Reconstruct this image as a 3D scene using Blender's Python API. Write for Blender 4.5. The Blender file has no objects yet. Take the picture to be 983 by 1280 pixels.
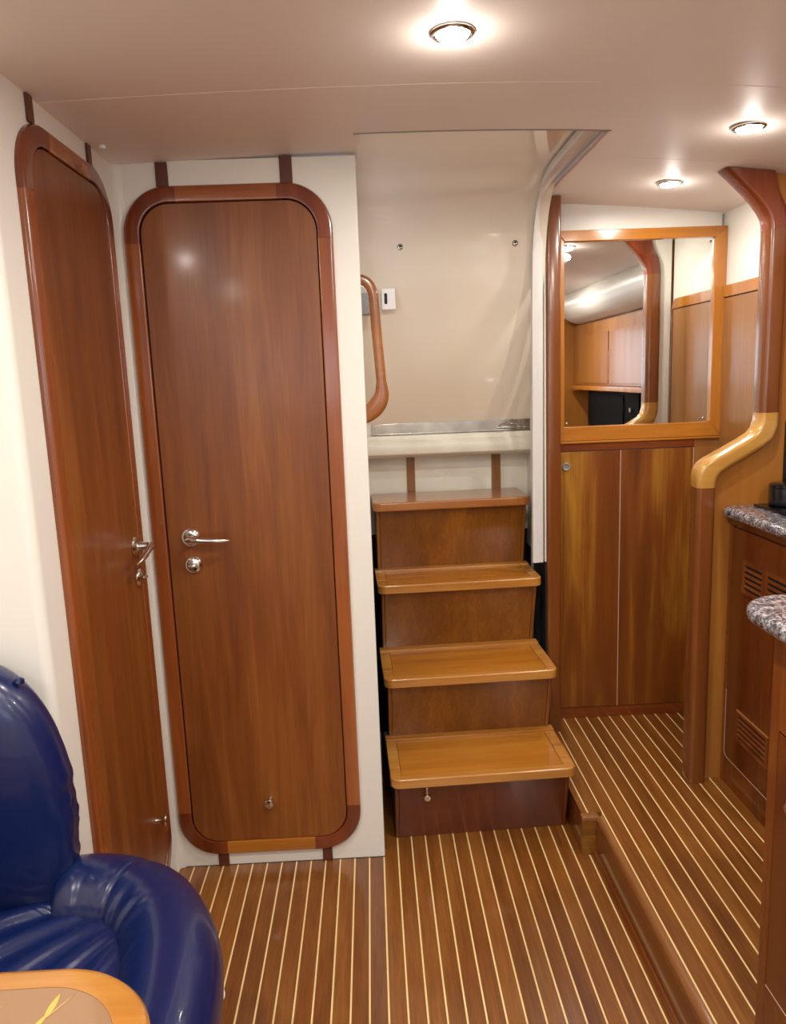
import bpy, bmesh, math, random
from mathutils import Vector, Matrix
R = random.Random(7)
SC = bpy.context.scene
COL = SC.collection

# ------------------------------------------------------------------ camera
cam_d = bpy.data.cameras.new('camera')
cam = bpy.data.objects.new('camera', cam_d); COL.objects.link(cam)
cam_d.sensor_fit = 'VERTICAL'; cam_d.sensor_height = 32.0; cam_d.lens = 955.0/1280.0*32.0
cam_d.clip_start = 0.02
RT = Vector((0.9988187, -0.03144423, -0.03704676))
DN = Vector((-0.04192376, -0.17217005, -0.98417472))
FW = Vector((0.02456827, 0.98456525, -0.17328493))
mw = Matrix.Identity(4)
for i in range(3):
    mw[i][0] = RT[i]; mw[i][1] = -DN[i]; mw[i][2] = -FW[i]
mw[2][3] = 1.38
cam.matrix_world = mw
SC.camera = cam

# ------------------------------------------------------------------ world, exposure
w = bpy.data.worlds.new('world'); SC.world = w; w.use_nodes = True
w.node_tree.nodes['Background'].inputs[0].default_value = (0.62, 0.78, 1.0, 1)
w.node_tree.nodes['Background'].inputs[1].default_value = 1.0
SC.view_settings.view_transform = 'Standard'
SC.view_settings.look = 'None'
SC.view_settings.gamma = 1.0
SC.view_settings.use_curve_mapping = False
SC.view_settings.exposure = 0.32
LAMP_W = 5.2          # power of one ceiling downlight
LAMP_COL = (1.0, 0.935, 0.85)
LAMPS = [(0.162, 1.373), (0.884, 1.826), (0.899, 2.324),
         (0.16, 0.45), (-0.75, 0.65), (0.95, 0.75), (0.16, -0.55), (-0.75, -0.5), (0.95, -0.3)]

def zc(x):            # underside of the cambered ceiling
    return 1.937 - (0.025 if x < .15 else 0.052)*(x-.15)**2

# ------------------------------------------------------------------ materials
def nmat(name):
    m = bpy.data.materials.new(name); m.use_nodes = True
    nt = m.node_tree; b = nt.nodes['Principled BSDF']
    return m, nt, b
def sb(b, **k):
    for a, v in k.items():
        a = a.replace('_', ' ')
        if a in b.inputs: b.inputs[a].default_value = v
def rgb(h):
    out = []
    for i in (0, 2, 4):
        c = int(h[i:i+2], 16)/255
        out.append(c/12.92 if c < .04045 else ((c+.055)/1.055)**2.4)
    return (*out, 1)
def plain(name, hexc, rough=.5, metal=0, coat=0, noise=0, nscale=6, bump=0, bscale=40, spec=.5):
    m, nt, b = nmat(name); c = rgb(hexc)
    sb(b, Base_Color=c, Roughness=rough, Metallic=metal, Coat_Weight=coat, Specular_IOR_Level=spec)
    if noise:
        tc = nt.nodes.new('ShaderNodeTexCoord'); n = nt.nodes.new('ShaderNodeTexNoise')
        n.inputs['Scale'].default_value = nscale; n.inputs['Detail'].default_value = 5
        r = nt.nodes.new('ShaderNodeValToRGB')
        r.color_ramp.elements[0].position = .3; r.color_ramp.elements[1].position = .7
        r.color_ramp.elements[0].color = tuple(v*(1-noise) for v in c[:3]) + (1,)
        r.color_ramp.elements[1].color = tuple(min(1, v*(1+noise*.6)) for v in c[:3]) + (1,)
        nt.links.new(tc.outputs['Object'], n.inputs['Vector']); nt.links.new(n.outputs['Fac'], r.inputs[0])
        nt.links.new(r.outputs[0], b.inputs['Base Color'])
    if bump:
        tc = nt.nodes.new('ShaderNodeTexCoord'); n = nt.nodes.new('ShaderNodeTexNoise')
        n.inputs['Scale'].default_value = bscale; n.inputs['Detail'].default_value = 4
        bp = nt.nodes.new('ShaderNodeBump'); bp.inputs['Strength'].default_value = bump; bp.inputs['Distance'].default_value = .01
        nt.links.new(tc.outputs['Object'], n.inputs['Vector']); nt.links.new(n.outputs['Fac'], bp.inputs['Height'])
        nt.links.new(bp.outputs[0], b.inputs['Normal'])
    return m
def tone(h, gain, desat=.0):
    c = rgb(h); l = .3*c[0]+.55*c[1]+.15*c[2]
    return tuple((v*(1-desat)+l*desat)*gain*k for v, k in zip(c[:3], (1.02, 1.0, .67))) + (1,)
def wood(name, dark, mid, light, axis='Z', band=7.0, rough=.28, coat=.35, fine=.35, figure=.5, vary=.0, gain=.86, fs=6.0):
    """polished veneer: broad bands, wavy figure and fine pores, all running along axis"""
    m, nt, b = nmat(name); L = nt.links.new
    sb(b, Roughness=rough, Coat_Weight=coat, Coat_Roughness=.12, Specular_IOR_Level=.45)
    tc = nt.nodes.new('ShaderNodeTexCoord'); oi = nt.nodes.new('ShaderNodeObjectInfo')
    ml = nt.nodes.new('ShaderNodeMath'); ml.operation = 'MULTIPLY'; ml.inputs[1].default_value = 37.0
    cb = nt.nodes.new('ShaderNodeCombineXYZ')
    L(oi.outputs['Random'], ml.inputs[0])
    for i in range(3): L(ml.outputs[0], cb.inputs[i])
    ad = nt.nodes.new('ShaderNodeVectorMath'); ad.operation = 'ADD'
    L(tc.outputs['Object'], ad.inputs[0]); L(cb.outputs[0], ad.inputs[1])
    def mapped(across, along):
        mp = nt.nodes.new('ShaderNodeMapping')
        s = [across]*3; s['XYZ'.index(axis)] = along
        mp.inputs['Scale'].default_value = s
        L(ad.outputs[0], mp.inputs[0]); return mp
    def noise(mp, det=3, dist=0):
        n = nt.nodes.new('ShaderNodeTexNoise'); n.inputs['Scale'].default_value = 1
        n.inputs['Detail'].default_value = det; n.inputs['Distortion'].default_value = dist
        L(mp.outputs[0], n.inputs['Vector']); return n
    n1 = noise(mapped(band, band*.09), 3, .6)
    n2 = noise(mapped(band*fs, band*fs*.09), 4, min(1.4, figure*2))
    n3 = noise(mapped(260, 7), 3, 0)
    m1 = nt.nodes.new('ShaderNodeMath'); m1.operation = 'MULTIPLY_ADD'; m1.inputs[1].default_value = figure
    L(n2.outputs['Fac'], m1.inputs[0]); L(n1.outputs['Fac'], m1.inputs[2])
    m2 = nt.nodes.new('ShaderNodeMath'); m2.operation = 'MULTIPLY_ADD'; m2.inputs[1].default_value = fine
    L(n3.outputs['Fac'], m2.inputs[0]); L(m1.outputs[0], m2.inputs[2])
    last = m2
    if vary:
        m3 = nt.nodes.new('ShaderNodeMath'); m3.operation = 'MULTIPLY_ADD'; m3.inputs[1].default_value = vary
        L(oi.outputs['Random'], m3.inputs[0]); L(m2.outputs[0], m3.inputs[2]); last = m3
    mean = .5 + .5*figure + .5*fine + .5*vary
    mr = nt.nodes.new('ShaderNodeMapRange')
    mr.inputs['From Min'].default_value = mean - .26*(1+figure*.5+vary); mr.inputs['From Max'].default_value = mean + .26*(1+figure*.5+vary)
    L(last.outputs[0], mr.inputs['Value'])
    r = nt.nodes.new('ShaderNodeValToRGB'); e = r.color_ramp.elements
    e[0].position = 0.0; e[0].color = tone(dark, gain); e[1].position = 1.0; e[1].color = tone(light, gain)
    k = e.new(.5); k.color = tone(mid, gain)
    L(mr.outputs[0], r.inputs[0]); L(r.outputs[0], b.inputs['Base Color'])
    bp = nt.nodes.new('ShaderNodeBump'); bp.inputs['Strength'].default_value = .05; bp.inputs['Distance'].default_value = .002
    L(n3.outputs['Fac'], bp.inputs['Height']); L(bp.outputs[0], b.inputs['Normal'])
    return m

M = {}
M['gel'] = plain('cream_painted_panel', 'E6E3DA', .38, noise=.025, nscale=3, bump=.03, bscale=9)
M['gloss'] = plain('glossy_cream_gelcoat', 'F0E5D2', .07, coat=.6, noise=.03, nscale=2)
M['jamb'] = plain('greyish_white_moulding', 'D4D2CE', .25, coat=.3)
M['sill'] = plain('worn_cream_gelcoat', 'E4E0D0', .3, noise=.06, nscale=14)
M['ceil'] = plain('pinkish_white_headliner', 'F0E4DC', .5, noise=.03, nscale=2.5, bump=.04, bscale=6)
M['caulk'] = plain('white_sealant', 'E8E2D6', .5)
M['caulk_pink'] = plain('pale_pink_sealant', 'C9A595', .5)
M['door'] = wood('cherry_door_veneer', '70381A', '8E5028', 'A96A38', 'Z', 6.0, .36, .12, .3, .7, gain=.74, fs=3.4)
M['frame'] = wood('polished_frame_wood', '7A3B1C', '96502A', 'AE6638', 'Z', 9, .2, .6, .2, .3)
M['frame_x'] = wood('polished_frame_wood_level', '7A3B1C', '9C562C', 'B46E3C', 'X', 9, .2, .6, .2, .3)
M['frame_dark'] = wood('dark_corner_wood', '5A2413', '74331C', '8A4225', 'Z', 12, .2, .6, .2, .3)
M['strip'] = plain('dark_brown_batten', '5A2A1A', .4, coat=.2, noise=.15, nscale=30)
M['strip_amber'] = wood('brown_batten', '6E4318', '8A5822', '9C6A30', 'Z', 20, .35, .2, .3, .3)
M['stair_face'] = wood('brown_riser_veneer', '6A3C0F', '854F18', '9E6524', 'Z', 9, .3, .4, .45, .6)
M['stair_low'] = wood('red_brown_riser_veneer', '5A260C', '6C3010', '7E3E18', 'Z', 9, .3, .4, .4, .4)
M['tread'] = wood('honey_tread_wood', '9A5C20', 'B67430', 'C88840', 'X', 9, .2, .6, .3, .5)
M['tread_edge'] = wood('pale_tread_edging', 'A0662E', 'BC8044', 'CE965A', 'X', 14, .2, .6, .25, .3)
M['tread_top'] = wood('pinkish_top_tread_wood', '8A5030', 'A4663E', 'B67A4E', 'X', 9, .25, .5, .3, .4)
M['plank'] = wood('teak_deck_wood', '6A3B1A', '8C5428', 'A66C38', 'Y', 26, .30, .7, .6, .5, vary=.3, gain=.74)
M['holly'] = plain('holly_inlay', 'F0D498', .35, coat=.2, noise=.08, nscale=9)
M['step_face'] = wood('step_riser_wood', '6A3314', '7E421A', '965826', 'Y', 9, .22, .6, .3, .5)
M['nosing'] = wood('step_nosing_wood', '7A4626', '936040', 'A87454', 'Y', 9, .22, .6, .2, .3)
M['end'] = wood('end_block_wood', '6E3E12', '8C5A20', 'A87434', 'X', 14, .3, .4, .3, .6)
M['locker'] = wood('flamed_locker_veneer', '5A2A12', '80461C', 'BE8838', 'Z', 4.5, .3, .3, .25, .9, fs=2.6)
M['reddish'] = wood('reddish_rail_wood', '6E2E16', '84401F', '96502A', 'X', 9, .22, .5, .2, .3)
M['reddish_z'] = wood('reddish_post_wood', '6A361C', '804826', '965A34', 'Z', 9, .2, .6, .2, .2, gain=.80)
M['amber'] = wood('amber_frame_wood', 'A0602A', 'B8742F', 'CA8840', 'Z', 12, .22, .5, .2, .3)
M['amber_x'] = wood('amber_frame_wood_level', 'A0602A', 'B8742F', 'CA8840', 'X', 12, .22, .5, .2, .3)
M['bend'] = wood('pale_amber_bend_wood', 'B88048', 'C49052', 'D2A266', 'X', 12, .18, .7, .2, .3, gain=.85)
M['light_panel'] = wood('amber_partition_veneer', '90562A', 'A66A34', 'B87C42', 'Z', 7, .3, .3, .2, .3, gain=.86)
M['wall_wood'] = wood('pinkish_brown_wall_veneer', '8A5834', 'A06C44', 'B47E54', 'Z', 10, .35, .2, .4, .3)
M['cab'] = wood('red_brown_cabinet_veneer', '5E2C12', '743A18', '864A22', 'Z', 8, .25, .5, .35, .3)
M['cab_edge'] = wood('cabinet_stile_wood', '6A341A', '804422', '94562E', 'Z', 9, .22, .5, .25, .3)
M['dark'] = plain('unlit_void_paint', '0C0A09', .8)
M['black'] = plain('black_gloss_plastic', '0E0F14', .25, coat=.3)
M['blackg'] = plain('black_ceramic_glass', '0A0B10', .06)
M['matt'] = plain('matt_black_enamel', '120C0C', .6)
M['chrome'] = plain('polished_chrome', 'DCDAD6', .12, metal=1)
M['steel'] = plain('scuffed_stainless', 'B8B4AC', .18, metal=1, noise=.25, nscale=20)
M['greyp'] = plain('grey_plastic', '8C8680', .45)
M['whitep'] = plain('white_plastic', 'F0EEEA', .3)
M['vinyl'] = plain('white_padded_vinyl', 'D8D4CE', .35, bump=.05, bscale=20)
M['blue'] = plain('navy_leather', '08194A', .3, coat=.3, noise=.12, nscale=5, bump=.10, bscale=22)
M['blue_dark'] = plain('navy_piping', '07133A', .35, coat=.2)
M['table_rim'] = wood('orange_table_rim_wood', 'AC6E38', 'BE8246', 'CC9456', 'X', 10, .22, .6, .2, .5, gain=.78)
M['table_in'] = plain('tan_lacquered_table_centre', '8E6A4A', .18, coat=.7, noise=.08, nscale=5)
M['inlay'] = plain('yellow_leaf_marquetry', 'D6A848', .2, coat=.6)
M['inlay2'] = plain('tan_leaf_marquetry', 'AC8454', .2, coat=.6)
# mirror: silvered glass with faint smudges
m, nt, b = nmat('silvered_mirror_glass'); sb(b, Base_Color=(.86, .87, .84, 1), Metallic=1.0, Roughness=.01)
tc = nt.nodes.new('ShaderNodeTexCoord'); n = nt.nodes.new('ShaderNodeTexNoise'); n.inputs['Scale'].default_value = 14; n.inputs['Detail'].default_value = 8
mr = nt.nodes.new('ShaderNodeMapRange'); mr.inputs['From Min'].default_value = .55; mr.inputs['From Max'].default_value = .75; mr.inputs['To Min'].default_value = .008; mr.inputs['To Max'].default_value = .09
nt.links.new(tc.outputs['Object'], n.inputs['Vector']); nt.links.new(n.outputs['Fac'], mr.inputs[0]); nt.links.new(mr.outputs[0], b.inputs['Roughness'])
M['mirror'] = m
# granite
m, nt, b = nmat('speckled_granite'); sb(b, Roughness=.12, Coat_Weight=.5)
tc = nt.nodes.new('ShaderNodeTexCoord'); v = nt.nodes.new('ShaderNodeTexVoronoi'); v.inputs['Scale'].default_value = 260
n = nt.nodes.new('ShaderNodeTexNoise'); n.inputs['Scale'].default_value = 70; n.inputs['Detail'].default_value = 6
mx = nt.nodes.new('ShaderNodeMix'); mx.data_type = 'RGBA'; mx.inputs[0].default_value = .55
sep = nt.nodes.new('ShaderNodeSeparateColor')
nt.links.new(tc.outputs['Object'], v.inputs['Vector']); nt.links.new(tc.outputs['Object'], n.inputs['Vector'])
nt.links.new(v.outputs['Color'], sep.inputs[0])
ad = nt.nodes.new('ShaderNodeMath'); ad.operation = 'MULTIPLY_ADD'; ad.inputs[1].default_value = .45
nt.links.new(sep.outputs[0], ad.inputs[0]); nt.links.new(n.outputs['Fac'], ad.inputs[2])
r = nt.nodes.new('ShaderNodeValToRGB'); e = r.color_ramp.elements
e[0].position = .40; e[0].color = rgb('1C1E26'); e[1].position = 1.0; e[1].color = rgb('B4B4B8')
for p, c in ((.56, '3E4049'), (.70, '686872'), (.83, '94888A')):
    k = e.new(p); k.color = rgb(c)
nt.links.new(ad.outputs[0], r.inputs[0]); nt.links.new(r.outputs[0], b.inputs['Base Color'])
M['granite'] = m
def emis(name, col, s):
    m, nt, b = nmat(name); sb(b, Base_Color=(1, 1, 1, 1), Emission_Color=(*col, 1), Emission_Strength=s); return m
M['lens'] = emis('glowing_lamp_lens', (1.0, .97, .92), 60)
M['lens_off'] = M['lens']
M['daylight'] = emis('added_daylight_pane', (.62, .78, 1.0), 2.2)

# ------------------------------------------------------------------ mesh helpers
class MB:
    def __init__(s): s.bm = bmesh.new()
    def box(s, x0, x1, y0, y1, z0, z1):
        v = [s.bm.verts.new(p) for p in ((x0,y0,z0),(x1,y0,z0),(x1,y1,z0),(x0,y1,z0),(x0,y0,z1),(x1,y0,z1),(x1,y1,z1),(x0,y1,z1))]
        for f in ((0,3,2,1),(4,5,6,7),(0,1,5,4),(1,2,6,5),(2,3,7,6),(3,0,4,7)): s.bm.faces.new([v[i] for i in f])
        return s
    def prism(s, pts, axis, a, b):
        """pts: outline in the two other axes (ordered x,y,z without axis)"""
        def P(p, t):
            q = list(p); q.insert('XYZ'.index(axis), t); return q
        A = [s.bm.verts.new(P(p, a)) for p in pts]; B = [s.bm.verts.new(P(p, b)) for p in pts]
        n = len(pts)
        s.bm.faces.new(A[::-1]); s.bm.faces.new(B)
        for i in range(n): s.bm.faces.new((A[i], A[(i+1) % n], B[(i+1) % n], B[i]))
        return s
    def rings(s, rings, closed_ring=True, closed=False, caps=True):
        V = [[s.bm.verts.new(p) for p in r] for r in rings]
        n = len(V[0]); K = len(V)
        for k in range(K if closed else K-1):
            A, B = V[k], V[(k+1) % K]
            for i in range(n if closed_ring else n-1):
                s.bm.faces.new((A[i], A[(i+1) % n], B[(i+1) % n], B[i]))
        if caps and closed_ring and not closed:
            s.bm.faces.new(V[0][::-1]); s.bm.faces.new(V[-1])
        return s
    def sweep(s, path, prof, up, closed=False, caps=True):
        """path: 3D points in a plane with normal up; prof: (side, up) pairs"""
        up = Vector(up).normalized(); path = [Vector(p) for p in path]; n = len(path); rs = []
        for i, p in enumerate(path):
            a = path[i-1] if (i or closed) else None; c = path[(i+1) % n] if (i < n-1 or closed) else None
            d1 = (p-a).normalized() if a is not None else None; d2 = (c-p).normalized() if c is not None else None
            if d1 is None: t = d2; k = 1
            elif d2 is None: t = d1; k = 1
            else:
                t = (d1+d2).normalized(); k = 1/max(.4, t.dot(d1))
            sd = t.cross(up).normalized()
            rs.append([p + sd*(u*k) + up*v for u, v in prof])
        return s.rings(rs, True, closed, caps)
    def tube(s, path, rad, seg=12, caps=True):
        path = [Vector(p) for p in path]; n = len(path)
        rad = rad if isinstance(rad, (list, tuple)) else [rad]*n
        rs = []; ref = None
        for i, p in enumerate(path):
            t = ((path[min(i+1, n-1)] - path[max(i-1, 0)])).normalized()
            if ref is None:
                ref = t.orthogonal().normalized()
            ref = (ref - t*ref.dot(t)).normalized(); o = t.cross(ref)
            rs.append([p + (ref*math.cos(2*math.pi*j/seg) + o*math.sin(2*math.pi*j/seg))*rad[i] for j in range(seg)])
        return s.rings(rs, True, False, caps)
    def lathe(s, prof, c, axis=(0, 0, 1), seg=28):
        """prof: (radius, height) along axis from c; first/last radius 0 closes"""
        ax = Vector(axis).normalized(); a = ax.orthogonal().normalized(); b = ax.cross(a); c = Vector(c)
        rs = [[c + ax*h + (a*math.cos(2*math.pi*j/seg) + b*math.sin(2*math.pi*j/seg))*max(r, 1e-4) for j in range(seg)] for r, h in prof]
        return s.rings(rs)
    def grid(s, fn, nu, nv):
        V = [[s.bm.verts.new(fn(i/nu, j/nv)) for j in range(nv+1)] for i in range(nu+1)]
        for i in range(nu):
            for j in range(nv): s.bm.faces.new((V[i][j], V[i+1][j], V[i+1][j+1], V[i][j+1]))
        return s
    def sharp_bevel(s, off, seg=2, ang=35):
        bmesh.ops.recalc_face_normals(s.bm, faces=s.bm.faces)
        es = [e for e in s.bm.edges if len(e.link_faces) == 2 and e.calc_face_angle(0) > math.radians(ang)]
        if es: bmesh.ops.bevel(s.bm, geom=es, offset=off, offset_type='OFFSET', segments=seg, profile=.5, affect='EDGES', clamp_overlap=True)
        return s

def link(name, mb, mat, parent=None, at=None, bev=0, seg=2, ang=35, kind=None, label=None, group=None, cat=None, smooth=40, recalc=True):
    """one mesh object; coordinates are given in world space. parent: an object whose root holds ['o'] origin"""
    if bev: mb.sharp_bevel(bev, seg, ang)
    if recalc: bmesh.ops.recalc_face_normals(mb.bm, faces=mb.bm.faces)
    o_ = Vector(at) if at is not None else (root_of(parent).location.copy() if parent else Vector((0, 0, 0)))
    if parent is not None: o_ = ORG[root_of(parent).name]
    bmesh.ops.translate(mb.bm, verts=mb.bm.verts, vec=-o_)
    me = bpy.data.meshes.new(name); mb.bm.to_mesh(me); mb.bm.free()
    for f in me.polygons: f.use_smooth = True
    me.set_sharp_from_angle(angle=math.radians(smooth))
    if mat: me.materials.append(mat)
    o = bpy.data.objects.new(name, me); COL.objects.link(o)
    if bev:
        wn = o.modifiers.new('weighted_normals', 'WEIGHTED_NORMAL'); wn.keep_sharp = True; wn.weight = 80
    if parent is not None: o.parent = parent
    else:
        o.location = o_; ORG[o.name] = o_
    for k, v in (('kind', kind), ('label', label), ('group', group), ('category', cat)):
        if v: o[k] = v
    return o
ORG = {}
def root_of(o):
    while o.parent is not None: o = o.parent
    return o
def thing(name, label, cat, at, rz=0, group=None, kind=None):
    o = bpy.data.objects.new(name, None); COL.objects.link(o)
    o.location = at; o.rotation_euler = (0, 0, rz); o.empty_display_size = .05
    ORG[o.name] = Vector(at)
    if label: o['label'] = label
    if cat: o['category'] = cat
    if group: o['group'] = group
    if kind: o['kind'] = kind
    return o
def rrect(x0, x1, z0, z1, r, n=8):
    P = []
    for cx, cz, a0 in ((x1-r, z1-r, 0), (x0+r, z1-r, 90), (x0+r, z0+r, 180), (x1-r, z0+r, 270)):
        for i in range(n+1):
            a = math.radians(a0 + 90*i/n); P.append((cx + r*math.cos(a), cz + r*math.sin(a)))
    return P
def box(name, x0, x1, y0, y1, z0, z1, mat, parent=None, bev=.002, **k):
    return link(name, MB().box(x0, x1, y0, y1, z0, z1), mat, parent, bev=bev, **k)

# ------------------------------------------------------------------ the floors: planks and holly strips
PX0, PITCH, SW = -0.0135, 0.0425, 0.0043
def plank_mesh(x0, x1, y0, y1, mat, z=.02):
    mb = MB().box(x0, x1, 0, y1-y0, -z, 0); mb.sharp_bevel(.0006, 1)
    me = bpy.data.meshes.new('plank'); mb.bm.to_mesh(me); mb.bm.free(); me.materials.append(mat); return me
def deck(root, z, xa, xb, yend, y0=-1.25):
    cache = {}
    k = math.ceil((xa-PX0)/PITCH) - 1
    while PX0 + k*PITCH < xb:
        a = PX0 + k*PITCH + SW/2; b = PX0 + (k+1)*PITCH - SW/2
        pa, pb = max(a, xa), min(b, xb)
        if pb - pa > .004:
            ye = yend((pa+pb)/2); ys = y0
            key = ('p', round(pb-pa, 4), round(ye, 3))
            if key not in cache: cache[key] = plank_mesh(0, pb-pa, ys, ye, M['plank'])
            o = bpy.data.objects.new('plank', cache[key]); COL.objects.link(o)
            o.parent = root; o.location = Vector((pa, ys, z)) - ORG[root.name]
        s0, s1 = b, b + SW
        if s0 > xa and s1 < xb:
            ye = yend((s0+s1)/2); ys = y0
            key = ('s', round(ye, 3))
            if key not in cache: cache[key] = plank_mesh(0, SW, ys, ye, M['holly'])
            o = bpy.data.objects.new('inlay_strip', cache[key]); COL.objects.link(o)
            o.parent = root; o.location = Vector((s0, ys, z-.0002)) - ORG[root.name]
        k += 1
fl = thing('floor', 'lower cabin sole of brown planks with pale inlay strips', None, (0, 0, 0), kind='structure')
deck(fl, 0, -1.35, .600, lambda x: 1.364 if x < -.613 else (2.03 if x < -.012 else (2.85 if x < .57 else 1.989)))
box('subfloor', -1.4, .62, -1.25, 2.9, -.05, -.021, M['dark'], fl, bev=0)
fu = thing('floor', 'raised walkway of brown planks with pale inlay strips', None, (.9, 1.5, .119), kind='structure')
deck(fu, .119, .6215, 1.6, lambda x: 2.64)
mbx = MB().box(.562, .5815-SW/2, 2.012, 2.64, .099, .119)
link('plank', mbx, M['plank'], fu, bev=.0006, seg=1)
link('inlay_strip', MB().box(.5815-SW/2, .5815+SW/2, 2.012, 2.64, .099, .1188), M['holly'], fu)
link('plank', MB().box(.5815+SW/2, .6225, 2.012, 2.64, .099, .119), M['plank'], fu, bev=.0006, seg=1)
box('subfloor', .63, 1.6, -1.25, 2.64, .06, .0985, M['dark'], fu, bev=0)
# step riser, nosing and end block of the raised floor
tr = thing('trim_1', 'varnished wooden edge of the raised walkway', None, (.605, 1.0, 0), kind='structure')
link('riser_board', MB().box(.600, .622, -1.25, 1.99, 0, .1), M['step_face'], tr, bev=.001)
link('shoe_moulding', MB().prism([(.590, 0), (.600, 0), (.600, .012), (.596, .011), (.591, .006)], 'Y', -1.25, 1.988), M['step_face'], tr)
pr = [(.604, .096), (.6215, .096), (.6215, .119), (.612, .119), (.6065, .1165), (.6025, .111), (.6015, .103)]
link('nosing', MB().prism(pr, 'Y', -1.25, 1.99), M['nosing'], tr)
link('end_block', MB().box(.5605, .6215, 1.992, 2.012, 0, .058), M['end'], tr, bev=.001)
link('end_block', MB().box(.5605, .6215, 1.992, 2.012, .0592, .104), M['end'], tr, bev=.001)
link('nosing', MB().box(.558, .609, 1.986, 2.012, .1045, .1195), M['nosing'], tr, bev=.004)
link('side_board', MB().box(.5605, .58, 2.0125, 2.62, 0, .098), M['step_face'], tr, bev=.001)

# ------------------------------------------------------------------ walls
W = lambda name, *a, mat='gel', bev=.002: box(name, *a, M[mat], None, bev=bev, kind='structure')
W('wall_front', -.613, -.010, 2.03, 2.066, 0, 1.93, bev=.004)
# left wall with the rounded outer corner by the settee and a coved inner corner
lw = [(-.613, 2.066), (-.68, 2.066), (-.68, 1.43), (-1.36, 1.43), (-1.36, 1.365), (-.633, 1.365)]
for i in range(1, 6):
    a = math.radians(270 + 90*i/6); lw.append((-.633+.02*math.cos(a), 1.385+.02*math.sin(a)))
lw.append((-.613, 1.99))
lw += [(-.609, 2.012), (-.597, 2.026), (-.585, 2.0295), (-.585, 2.035), (-.613, 2.035)]
link('wall_left', MB().prism([(-.613, 2.0299)] + [p for p in lw[1:] if p[1] <= 2.0296 or p[0] < -.613], 'Z', 0, 1.93) if False else
     MB().prism([(-.68, 2.0295), (-.68, 1.43), (-1.36, 1.43), (-1.36, 1.365), (-.633, 1.365)] +
                [(-.633+.02*math.cos(math.radians(270+15*i)), 1.385+.02*math.sin(math.radians(270+15*i))) for i in range(1, 6)] +
                [(-.613, 1.385), (-.613, 2.005), (-.611, 2.015), (-.606, 2.023), (-.599, 2.028), (-.590, 2.0295)], 'Z', 0, 1.925),
     M['gel'], kind='structure', smooth=30)
W('wall_left', -1.40, -1.36, -1.25, 1.365, 0, 1.88)
W('wall_right', 1.209, 1.235, 2.187, 2.64, .119, 1.90)
W('wall_far', .56, 1.235, 2.64, 2.68, .119, 1.94)
W('wall_right', 1.60, 1.64, -1.25, 2.165, 0, 1.85, mat='gel')
wb = W('wall_back', -1.4, 1.64, -1.29, -1.25, 0, 1.93)

# glowing windows added on the unseen aft wall to light the cabin
for i, (x0, x1) in enumerate(((-.95, -.15), (.25, 1.05))):
    t = thing('window_%d' % (i+1), None, None, ((x0+x1)/2, -1.245, 1.45), kind='structure')
    link('window_frame', MB().sweep([(x, -1.24, z) for x, z in rrect(x0, x1, 1.2, 1.72, .08)], [(-.02, -.01), (.02, -.01), (.02, .01), (-.02, .01)], (0, 1, 0), closed=True), M['frame'], t, bev=.003)
    link('pane', MB().prism(rrect(x0+.012, x1-.012, 1.212, 1.708, .07), 'Y', -1.249, -1.244), M['daylight'], t)

# ------------------------------------------------------------------ ceiling
def cpanel(x0, x1, y0, y1, root, name='ceiling_panel', g=.0012, bev=.0012):
    mb = MB(); n = max(2, int((x1-x0)/.05)); xs = [x0+g + (x1-x0-2*g)*i/n for i in range(n+1)]
    pts = [(x, zc(x)) for x in xs] + [(x, zc(x)+.028) for x in xs[::-1]]
    mb.prism(pts, 'Y', y0+g, y1-g)
    return link(name, mb, M['ceil'], root, bev=bev, seg=1, ang=60)
ce = thing('ceiling', 'pinkish white cambered cabin ceiling', None, (0, 1, 1.93), kind='structure')
cpanel(-1.40, 1.64, -1.25, 1.597, ce)
cpanel(-1.40, 1.64, 1.5985, 1.883, ce, g=0, bev=0)
cpanel(-.69, -.001, 1.883, 2.07, ce, g=0, bev=0)
cpanel(.581, 1.64, 1.883, 2.10, ce, g=0, bev=0)
cpanel(.581, 1.64, 2.10, 2.68, ce)
link('seam_bead', MB().tube([(x/100, 1.597, zc(x/100)+.0012) for x in range(-61, 160, 8)], .0016, 8), M['ceil'], ce)
link('opening_lip', MB().prism([(-.012+.6*i/12, zc(-.012+.6*i/12)-.0015) for i in range(13)] + [(.588, 1.975), (-.012, 1.975)], 'Y', 1.8835, 1.889), M['greyp'], ce)

# ------------------------------------------------------------------ companionway well: glossy curved liner
prof = [(1.889, 1.958), (2.10, 1.958), (2.24, 1.956), (2.33, 1.946), (2.405, 1.918), (2.455, 1.875), (2.49, 1.815), (2.512, 1.74), (2.545, 1.62), (2.63, 1.40), (2.738, 1.217)]
def smooth_prof(P, n=6):
    out = []
    for i in range(len(P)-1):
        p0, p1, p2, p3 = P[max(i-1, 0)], P[i], P[i+1], P[min(i+2, len(P)-1)]
        for k in range(n):
            t = k/n
            out.append(tuple(.5*((2*p1[j]) + (-p0[j]+p2[j])*t + (2*p0[j]-5*p1[j]+4*p2[j]-p3[j])*t*t + (-p0[j]+3*p1[j]-3*p2[j]+p3[j])*t**3) for j in (0, 1)))
    out.append(P[-1]); return out
sp = smooth_prof(prof)
back = [(y+.012, z+.012) for y, z in sp][::-1]
well = thing('wall_inner', 'glossy cream curved liner closing the companionway', None, (.28, 2.55, 1.2), kind='structure')
link('curved_panel', MB().prism(sp + back, 'X', -.022, .577), M['gloss'], well, smooth=50)
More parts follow.
